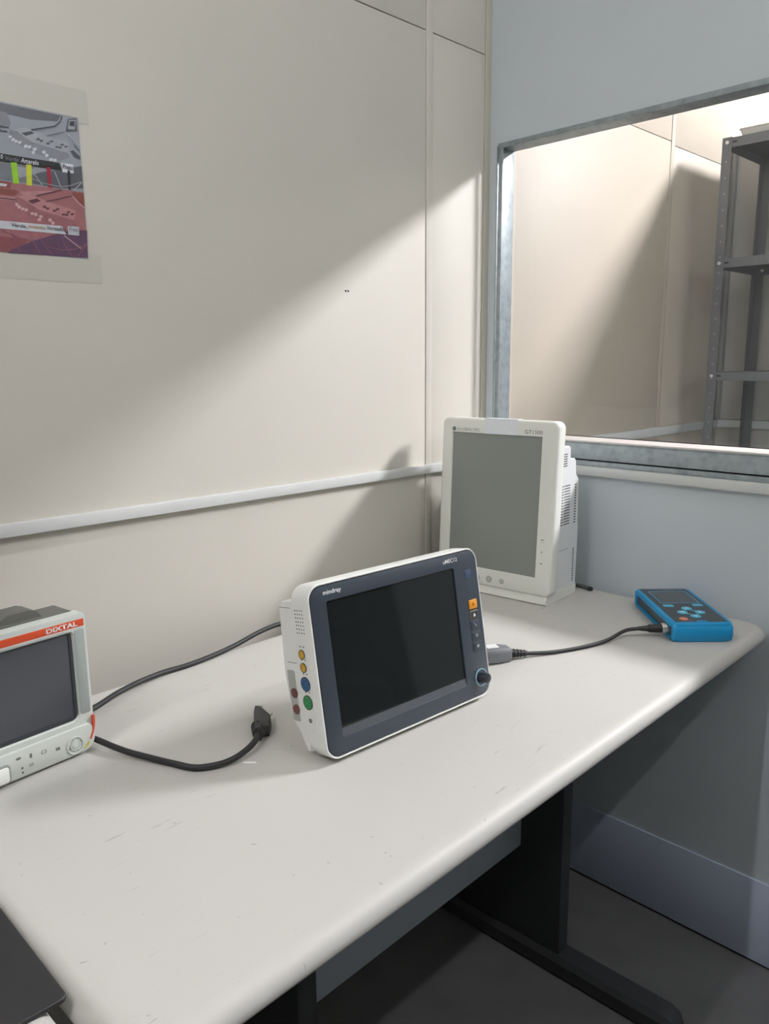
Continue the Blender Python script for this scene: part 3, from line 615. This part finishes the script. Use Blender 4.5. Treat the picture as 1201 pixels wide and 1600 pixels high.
for q in range(5):
    c = pa.lerp(pb, 0.15 + q * 0.19); dd = (pb - pa).normalized(); cyl_bm(bm, c - dd * 0.0012, c + dd * 0.0012, 0.0062 + q * 0.0006, n=16)
obj('strain_relief', bm, black_rubber, sc_)
gcon = mat('connector_grey', (118, 121, 126), 0.5)
bm = bmesh.new(); ax = (pb - pa); ax.z = 0; ax.normalize(); sp = Vector((-ax.y, ax.x, 0)); st0 = Vector((-0.4965, -0.4072, 0.0))
loft(bm, [[st0 + ax * t + sp * (w_ * x) + Vector((0, 0, 0.0004 + h_ * z)) for x, z in rrect(-1, 1, 0, 1, 0.35, 4)] for t, w_, h_ in ((0.0, 0.010, 0.021), (0.003, 0.014, 0.025), (0.020, 0.0175, 0.0275), (0.055, 0.0175, 0.0275), (0.0585, 0.0155, 0.0255))])
cn = obj('grey_connector', bm, gcon, sc_)
lb = bmesh.new()
loft(lb, [[st0 + ax * (0.034 + 0.011 * x) + sp * (0.009 * y - 0.003) + Vector((0, 0, z)) for x, y in ((-1, -1), (1, -1), (1, 1), (-1, 1))] for z in (0.0279, 0.0283)])
obj('connector_label', lb, mat('label_white', (224, 226, 226), 0.5), cn)

pc = lead('power_cord', 'black power cord with two-pin plug curling out from the orange-banded monitor', 'cable')
tube('cord', [(-1.200, -0.120, 0.012), (-1.178, -0.165, 0.011), (-1.1591, -0.2401, 0.0085), (-1.1406, -0.2839, 0.006), (-1.1252, -0.3183, 0.0048), (-1.1114, -0.3484, 0.0048), (-1.0882, -0.3632, 0.005), (-1.0661, -0.3692, 0.007), (-1.041, -0.3663, 0.0105), (-1.0190, -0.3560, 0.0125), (-1.0020, -0.3395, 0.0135), (-0.990, -0.323, 0.014)], 0.0044, black_rubber, pc)
outl = [(-0.991, -0.3137), (-0.9712, -0.2855), (-0.9576, -0.2699), (-0.9528, -0.2762), (-0.9603, -0.3132), (-0.9707, -0.3292), (-0.9833, -0.3421), (-0.9928, -0.3375), (-1.0020, -0.3455), (-1.0070, -0.3375)]
bm = bmesh.new(); cxo = sum(p[0] for p in outl) / 10; cyo = sum(p[1] for p in outl) / 10
loft(bm, [[(cxo + (x - cxo) * f_, cyo + (y - cyo) * f_, z) for x, y in outl] for f_, z in ((0.86, 0.0005), (0.97, 0.004), (1.0, 0.010), (0.96, 0.0185), (0.80, 0.0215))])
pg = obj('plug_body', bm, mat('plug_rubber', (54, 54, 54), 0.6), pc)
for q in (0.0, 1.0):
    a = Vector((-0.9560, -0.2745, 0.012)).lerp(Vector((-0.9610, -0.3070, 0.012)), q); cyl('plug_pin', a, a + Vector((0.011, 0.0050, 0.001)), 0.0023, steel, pg, n=12, bev=0.0005)
for q in range(3):
    c = Vector((-1.0010, -0.3390, 0.0125)).lerp(Vector((-0.9880, -0.3190, 0.0125)), q / 2 * 0.8); d_ = Vector((0.013, 0.02, 0)).normalized()
    cyl('plug_rib', c - d_ * 0.0018, c + d_ * 0.0018, 0.0092 + 0.0004 * q, MATS['plug_rubber'], pg, n=16)

uc = lead('mains_cable', 'long black cable running along the beige wall behind the monitors', 'cable')
tube('cord', [(-1.215, -0.095, 0.030), (-1.175, -0.105, 0.016), (-1.1267, -0.0875, 0.012), (-1.0764, -0.0596, 0.011), (-1.0242, -0.038, 0.009), (-0.9725, -0.023, 0.006), (-0.9253, -0.021, 0.0045), (-0.8721, -0.0136, 0.0045), (-0.8123, -0.0008, 0.006), (-0.7447, 0.0175, 0.010), (-0.6906, 0.0244, 0.012), (-0.63, 0.022, 0.008), (-0.56, 0.012, 0.0048), (-0.46, 0.008, 0.0048), (-0.36, 0.012, 0.0048), (-0.255, 0.020, 0.0052)], 0.0046, black_rubber, uc)
gc = lead('signal_cable', 'short grey cable end poking out behind the tall portrait monitor', 'cable')
tube('cord', [(-0.058, -0.205, 0.016), (-0.035, -0.220, 0.008), (-0.005, -0.236, 0.0046), (-0.006, -0.262, 0.0046), (-0.011, -0.279, 0.0052)], 0.0042, mat('cord_grey', (92, 92, 92), 0.5), gc)
cyl('cord_tip', (-0.0108, -0.278, 0.0054), (-0.0135, -0.286, 0.0060), 0.0052, black_rubber, gc, n=14, bev=0.001)
sv = bmesh.new(); loft(sv, [[(-1.0536 + a * 0.0125 + b * 0.0011, -0.3764 - a * 0.0125 + b * 0.0011, z) for a, b in ((0, -1), (1, -1), (1, 1), (0, 1))] for z in (0.0, 0.0008)])  # small thin bright white bar on the desk top
so = tag(obj('white_sliver', sv, mat('sliver_white', (246, 246, 242), 0.5)), 'tiny bright white sliver lying below the power plug', 'scrap'); so.location.z = T

# ------------------------------------------------------------------ steel shelving in the store room
sh = tag(empty('steel_shelf', (1.13, -0.030, 0.0)), 'grey steel shelving rack with bolted angle posts behind the window', 'shelf')
sgrey = mat('shelf_grey', (116, 116, 118), 0.45, spec=0.4)
SD, SL = 0.352, 0.92
def post(x, y, sx_, sy_):
    bm = bmesh.new(); w_ = 0.031; t_ = 0.002; ztop = T + 1.242
    poly = [(0, 0), (w_, 0), (w_, t_), (t_, t_), (t_, w_), (0, w_)]
    prism_bm(bm, [(x + sx_ * a, y + sy_ * b) for a, b in poly], 'z', 0.0, ztop)
    o = obj('post', bm, sgrey, sh, 20)
    hb = bmesh.new()
    for i in range(22):
        z = ztop - 0.075 - i * 0.05
        cyl_bm(hb, (x - sx_ * 0.0004, y + sy_ * 0.0165, z), (x + sx_ * 0.0006, y + sy_ * 0.0165, z), 0.0035, n=8)
        cyl_bm(hb, (x + sx_ * 0.0165, y - sy_ * 0.0004, z), (x + sx_ * 0.0165, y + sy_ * 0.0006, z), 0.0035, n=8)
    tag(obj('post_holes', hb, mat('hole_tone', (150, 150, 148), 0.6), o), kind='stuff')
    return o
for x, sx_ in ((0.0, 1), (SD, -1)):
    for y, sy_ in ((0.0, -1), (-SL, 1)): post(x, y, sx_, sy_)
bolt_m = mat('bolt_zinc', (226, 224, 218), 0.35, metal=0.3)
for zt in (1.240, 0.862, 0.490, 0.12, -0.25, -0.62):
    z = T + zt
    bm = bmesh.new()
    box_bm(bm, 0.0025, SD - 0.0025, -SL + 0.0025, -0.0025, z - 0.002, z)
    for a in ((0.0022, 0.004, -SL + 0.0025, -0.0025), (SD - 0.004, SD - 0.0022, -SL + 0.0025, -0.0025)): box_bm(bm, a[0], a[1], a[2], a[3], z - 0.030, z)
    for a in (-0.0042, -SL + 0.0025): box_bm(bm, 0.0025, SD - 0.0025, a, a + 0.0017, z - 0.030, z)
    s = obj('shelf_board', bm, sgrey, sh, 20)
    for y in (-0.0165, -SL + 0.0165):
        cyl('bolt', (0.0005, y, z - 0.014), (-0.004, y, z - 0.014), 0.0058, bolt_m, s, n=12, bev=0.0015)
        box('slot_hole', 0.0014, 0.0024, y - 0.030 if y > -0.5 else y + 0.016, y - 0.016 if y > -0.5 else y + 0.030, z - 0.0165, z - 0.0115, mat('slot_black', (30, 30, 32), 0.8), s)
    for y in (-0.0165,):
        cyl('bolt', (SD - 0.0035, y - 0.012, z - 0.014), (SD - 0.008, y - 0.012, z - 0.014), 0.0055, bolt_m, s, n=12)
tb = bmesh.new()                                                            # shallow tray on the top board
def tl(i, z): return [(x, y, z) for x, y in rrect(0.02 + i, 0.33 - i, -0.56 + i, -0.045 - i, 0.012, 5)]
loft(tb, [tl(0.006, 0.0), tl(0.0, 0.022), tl(-0.004, 0.024), tl(-0.004, 0.026), tl(0.002, 0.026), tl(0.008, 0.004)])
to = tag(obj('plastic_tray', tb, mat('tray_white', (214, 212, 206), 0.3)), 'shallow whitish tray lying on top of the steel shelving', 'tray')
to.location = (1.13, -0.030, T + 1.2402)

# ------------------------------------------------------------------ printed photo sheet on the beige wall
ps = tag(box('poster', -0.1485, 0.1485, -0.0006, 0.0, -0.1075, 0.1075, mat('paper_grey_print', (152, 157, 166), 0.35)), 'printed sheet of photos with green, yellow and red bars stuck to the beige wall', 'poster')
PX, PZ = -1.1535, 0.8085
tape_m = mat('clear_tape_on_wall', (201, 198, 187), 0.42)
for a in ((-0.15, 0.170, -0.146, -0.100), (-0.15, 0.166, 0.100, 0.150)): box('adhesive_tape', a[0], a[1], -0.0001, 0.0002, a[2], a[3], tape_m, ps)
ps.location = (PX, YW - 0.0003, T + PZ)
INK = dict(pink=(160, 104, 108), pinkl=(178, 128, 130), pink2=(182, 128, 130), pinks=(150, 98, 102), pinkw=(206, 168, 168), rust=(134, 74, 64), red2=(138, 80, 84), plum=(96, 68, 94), plum2=(138, 92, 108), plumd=(92, 56, 62), lime=(150, 206, 40), yell=(206, 214, 50), crim=(160, 34, 58), ochre=(188, 142, 72))
def ink(k): return mat('print_' + k, INK[k] if k in INK else (int(k[1:]),) * 3 if int(k[1:]) < 50 else (int(k[1:]) - 3, int(k[1:]), int(k[1:]) + 7), 0.35, var=0.09, vscale=70)
POLYS=[('g100',[(-1302,914),(-1032,914),(-1039,904),(-1079,899),(-1302,903)]),('g130',[(-1302,903),(-1115,902),(-1110,889),(-1113,882),(-1302,880)]),('g138',[(-1113,879),(-1103,879),(-1082,867),(-1026,860),(-1023,854),(-1041,846),(-1065,849),(-1083,853),(-1114,864)]),('g168',[(-1113,879),(-1089,886),(-1053,879),(-1024,876),(-1023,866),(-1026,860),(-1082,867),(-1103,879)]),('g75',[(-1096,877),(-1082,882),(-1076,880),(-1090,874)]),('g90',[(-1074,873),(-1069,875),(-1068,872),(-1074,870)]),('g90',[(-1069,872),(-1064,873),(-1064,870),(-1069,869)]),('g90',[(-1054,873),(-1048,875),(-1048,872),(-1054,871)]),('g90',[(-1059,870),(-1054,871),(-1053,868),(-1059,867)]),('g90',[(-1037,872),(-1032,873),(-1031,870),(-1037,869)]),('g90',[(-1045,867),(-1040,868),(-1039,866),(-1045,864)]),('g90',[(-1040,867),(-1035,868),(-1034,866),(-1040,864)]),('g90',[(-1031,870),(-1025,871),(-1025,869),(-1031,867)]),('g210',[(-1115,870),(-1111,871),(-1110,868),(-1115,866)]),('g210',[(-1112,866),(-1107,868),(-1106,865),(-1111,862)]),('g210',[(-1107,865),(-1103,866),(-1102,863),(-1107,861)]),('g210',[(-1102,864),(-1097,866),(-1097,862),(-1102,860)]),('g210',[(-1094,860),(-1089,862),(-1088,858),(-1093,856)]),('g210',[(-1088,860),(-1083,862),(-1083,858),(-1088,856)]),('g210',[(-1081,858),(-1075,860),(-1075,856),(-1080,854)]),('g210',[(-1083,853),(-1078,855),(-1078,851),(-1082,849)]),('g210',[(-1067,856),(-1062,858),(-1061,854),(-1066,852)]),('g210',[(-1063,852),(-1058,854),(-1057,850),(-1062,848)]),('g210',[(-1057,847),(-1051,849),(-1051,845),(-1056,843)]),('g210',[(-1051,847),(-1045,849),(-1045,845),(-1050,843)]),('g92',[(-1022,911),(-1008,915),(-1008,895),(-1027,891)]),('g165',[(-1020,910),(-1009,912),(-1012,897),(-1023,896)]),('g60',[(-1019,908),(-1011,910),(-1012,902),(-1020,901)]),('g85',[(-1022,863),(-1016,855),(-1007,853),(-1006,858),(-1017,866)]),('g92',[(-1083,821),(-1042,833),(-1005,844),(-1005,810),(-1042,805),(-1085,806)]),('g120',[(-1302,828),(-1082,830),(-1085,806),(-1302,804)]),('g160',[(-1118,827),(-1062,829),(-1082,820),(-1104,812)]),('g36',[(-1302,842),(-1041,843),(-1038,832),(-1302,828)]),('g225',[(-1038,844),(-1019,844),(-1019,831),(-1037,830)]),('pink',[(-1302,803),(-1099,804),(-1024,804),(-1005,804),(-1006,703),(-1302,700)]),('rust',[(-1302,793),(-1112,793),(-1107,791),(-1115,784),(-1302,783)]),('rust',[(-1024,802),(-1005,803),(-1005,779),(-1023,796)]),('rust',[(-1302,803),(-1118,803),(-1120,794),(-1302,793)]),('pinkl',[(-1302,781),(-1113,782),(-1114,777),(-1302,773)]),('pinkl',[(-1105,792),(-1042,802),(-1081,789),(-1103,786)]),('red2',[(-1302,730),(-1101,722),(-1113,701),(-1302,700)]),('plum',[(-1128,704),(-1093,721),(-1039,741),(-1004,746),(-1006,703),(-1132,700)]),('pinks',[(-1113,784),(-1102,783),(-1081,769),(-1025,759),(-1021,752),(-1040,745),(-1064,750),(-1083,754),(-1114,768)]),('pink2',[(-1113,784),(-1088,788),(-1052,780),(-1022,775),(-1022,765),(-1025,759),(-1081,769),(-1103,782)]),('plumd',[(-1095,780),(-1081,785),(-1075,782),(-1089,776)]),('plumd',[(-1073,775),(-1068,776),(-1067,773),(-1073,772)]),('plumd',[(-1069,773),(-1063,774),(-1063,771),(-1068,770)]),('plumd',[(-1053,774),(-1047,775),(-1047,772),(-1052,771)]),('plumd',[(-1058,771),(-1052,772),(-1052,769),(-1058,768)]),('plumd',[(-1036,771),(-1030,773),(-1030,770),(-1035,768)]),('plumd',[(-1044,767),(-1038,768),(-1038,765),(-1044,764)]),('plumd',[(-1039,767),(-1033,768),(-1033,765),(-1038,764)]),('plumd',[(-1030,769),(-1024,770),(-1024,767),(-1029,766)]),('pinkw',[(-1115,774),(-1110,775),(-1110,771),(-1114,769)]),('pinkw',[(-1112,770),(-1107,772),(-1106,768),(-1111,766)]),('pinkw',[(-1107,768),(-1102,769),(-1102,766),(-1106,764)]),('pinkw',[(-1102,767),(-1097,769),(-1096,765),(-1101,763)]),('pinkw',[(-1093,763),(-1088,764),(-1087,761),(-1092,759)]),('pinkw',[(-1088,762),(-1083,764),(-1082,760),(-1087,758)]),('pinkw',[(-1080,760),(-1075,761),(-1074,758),(-1079,756)]),('pinkw',[(-1083,755),(-1077,756),(-1077,753),(-1082,751)]),('pinkw',[(-1066,757),(-1061,758),(-1060,754),(-1065,752)]),('pinkw',[(-1062,753),(-1057,754),(-1056,750),(-1061,748)]),('pinkw',[(-1056,747),(-1050,749),(-1050,745),(-1055,743)]),('pinkw',[(-1049,746),(-1044,748),(-1044,744),(-1049,742)]),('g205',[(-1137,746),(-1046,748),(-1039,736),(-1302,732)]),('g190',[(-1036,749),(-1017,750),(-1018,736),(-1036,736)]),('g205',[(-1302,799),(-1124,800),(-1126,796),(-1302,795)]),('lime',[(-1116,832),(-1107,833),(-1106,803),(-1115,802)]),('yell',[(-1093,833),(-1085,833),(-1087,803),(-1095,802)]),('crim',[(-1062,834),(-1056,834),(-1056,804),(-1062,804)]),('g36',[(-1029,834),(-1025,834),(-1026,804),(-1030,805)])]
LINES=[('g60',1.6,[(-1302,879),(-1114,881)]),('g60',2,[(-1302,873),(-1117,875)]),('g75',2,[(-1031,913),(-1035,904),(-1044,896),(-1056,892),(-1081,884)]),('g110',1.2,[(-1058,879),(-1045,885),(-1030,890)]),('g200',1.5,[(-1026,890),(-1015,880),(-1007,875)]),('g90',1.5,[(-1015,874),(-1007,866)]),('g170',1.6,[(-1082,820),(-1071,806)]),('g170',1.6,[(-1050,829),(-1043,810),(-1040,805)]),('g150',1.4,[(-1086,813),(-1069,809),(-1042,807),(-1027,811),(-1007,820)]),('g175',1.4,[(-1007,819),(-1021,805)]),('plumd',1.6,[(-1302,776),(-1113,779)]),('plumd',1.8,[(-1041,803),(-1060,796),(-1081,789)]),('plumd',1.6,[(-1067,782),(-1046,789),(-1026,796)]),('pinkw',1.6,[(-1024,796),(-1015,787),(-1004,779)]),('plum2',1.4,[(-1138,732),(-1118,725),(-1096,721)]),('plum2',1.4,[(-1097,732),(-1093,722),(-1083,702)]),('plum2',1.4,[(-1083,734),(-1077,717),(-1064,703)]),('plum2',1.4,[(-1123,732),(-1119,713),(-1113,703)]),('plum2',1.4,[(-1047,734),(-1043,720),(-1033,702)]),('plum2',1.4,[(-1072,715),(-1050,711),(-1029,714),(-1014,720),(-1006,726)]),('plum2',1.4,[(-1007,723),(-1023,704)]),('pinkw',1.6,[(-1043,734),(-1016,716)])]
TEXTS=[('Verde','g120',(-1123,834),(-1104,834),6),('Amarelo','g225',(-1101,834),(-1074,834),7),('o','g225',(-1130,835),(-1127,835),6),('Vermelho','g60',(-1070,834),(-1042,834),7),('Preto','g36',(-1037,835),(-1020,836),7),('Verde,','g60',(-1123,738),(-1101,739),6),('Amarelo,','ochre',(-1099,739),(-1072,739),6),('Vermelho,','g60',(-1069,739),(-1039,740),7),('Preto','g120',(-1034,742),(-1019,742),6)]

def lp(p): return (p[0] / 1000 - PX, p[1] / 1000 - PZ)
for i, (c, pts) in enumerate(POLYS):
    bm = bmesh.new(); y = -0.00065 - 0.000012 * i
    bm.faces.new([bm.verts.new((lp(p)[0], y, lp(p)[1])) for p in reversed(pts)])
    bmesh.ops.triangulate(bm, faces=bm.faces)
    o = obj('photo_print', bm, ink(c), ps); o.data.polygons.foreach_set('use_smooth', [False] * len(o.data.polygons))
for c, w_, pts in LINES:
    bm = bmesh.new(); P = [Vector((lp(p)[0], lp(p)[1])) for p in pts]; y = -0.0016; rows = []
    for i, p in enumerate(P):
        d = (P[min(i + 1, len(P) - 1)] - P[max(0, i - 1)]).normalized(); n_ = Vector((-d.y, d.x)) * w_ / 2000
        rows.append((bm.verts.new((p.x + n_.x, y, p.y + n_.y)), bm.verts.new((p.x - n_.x, y, p.y - n_.y))))
    for a, b in zip(rows, rows[1:]): bm.faces.new((a[0], a[1], b[1], b[0]))
    obj('line_print', bm, ink(c), ps)
for s, c, a, b, h_ in TEXTS:
    x0, z0 = lp(a); x1, _ = lp(b)
    text('lettering', s, x0, x1, z0, z0 + h_ / 1000, -0.0019, ink(c), ps, shear=0.25, bold=0.01)
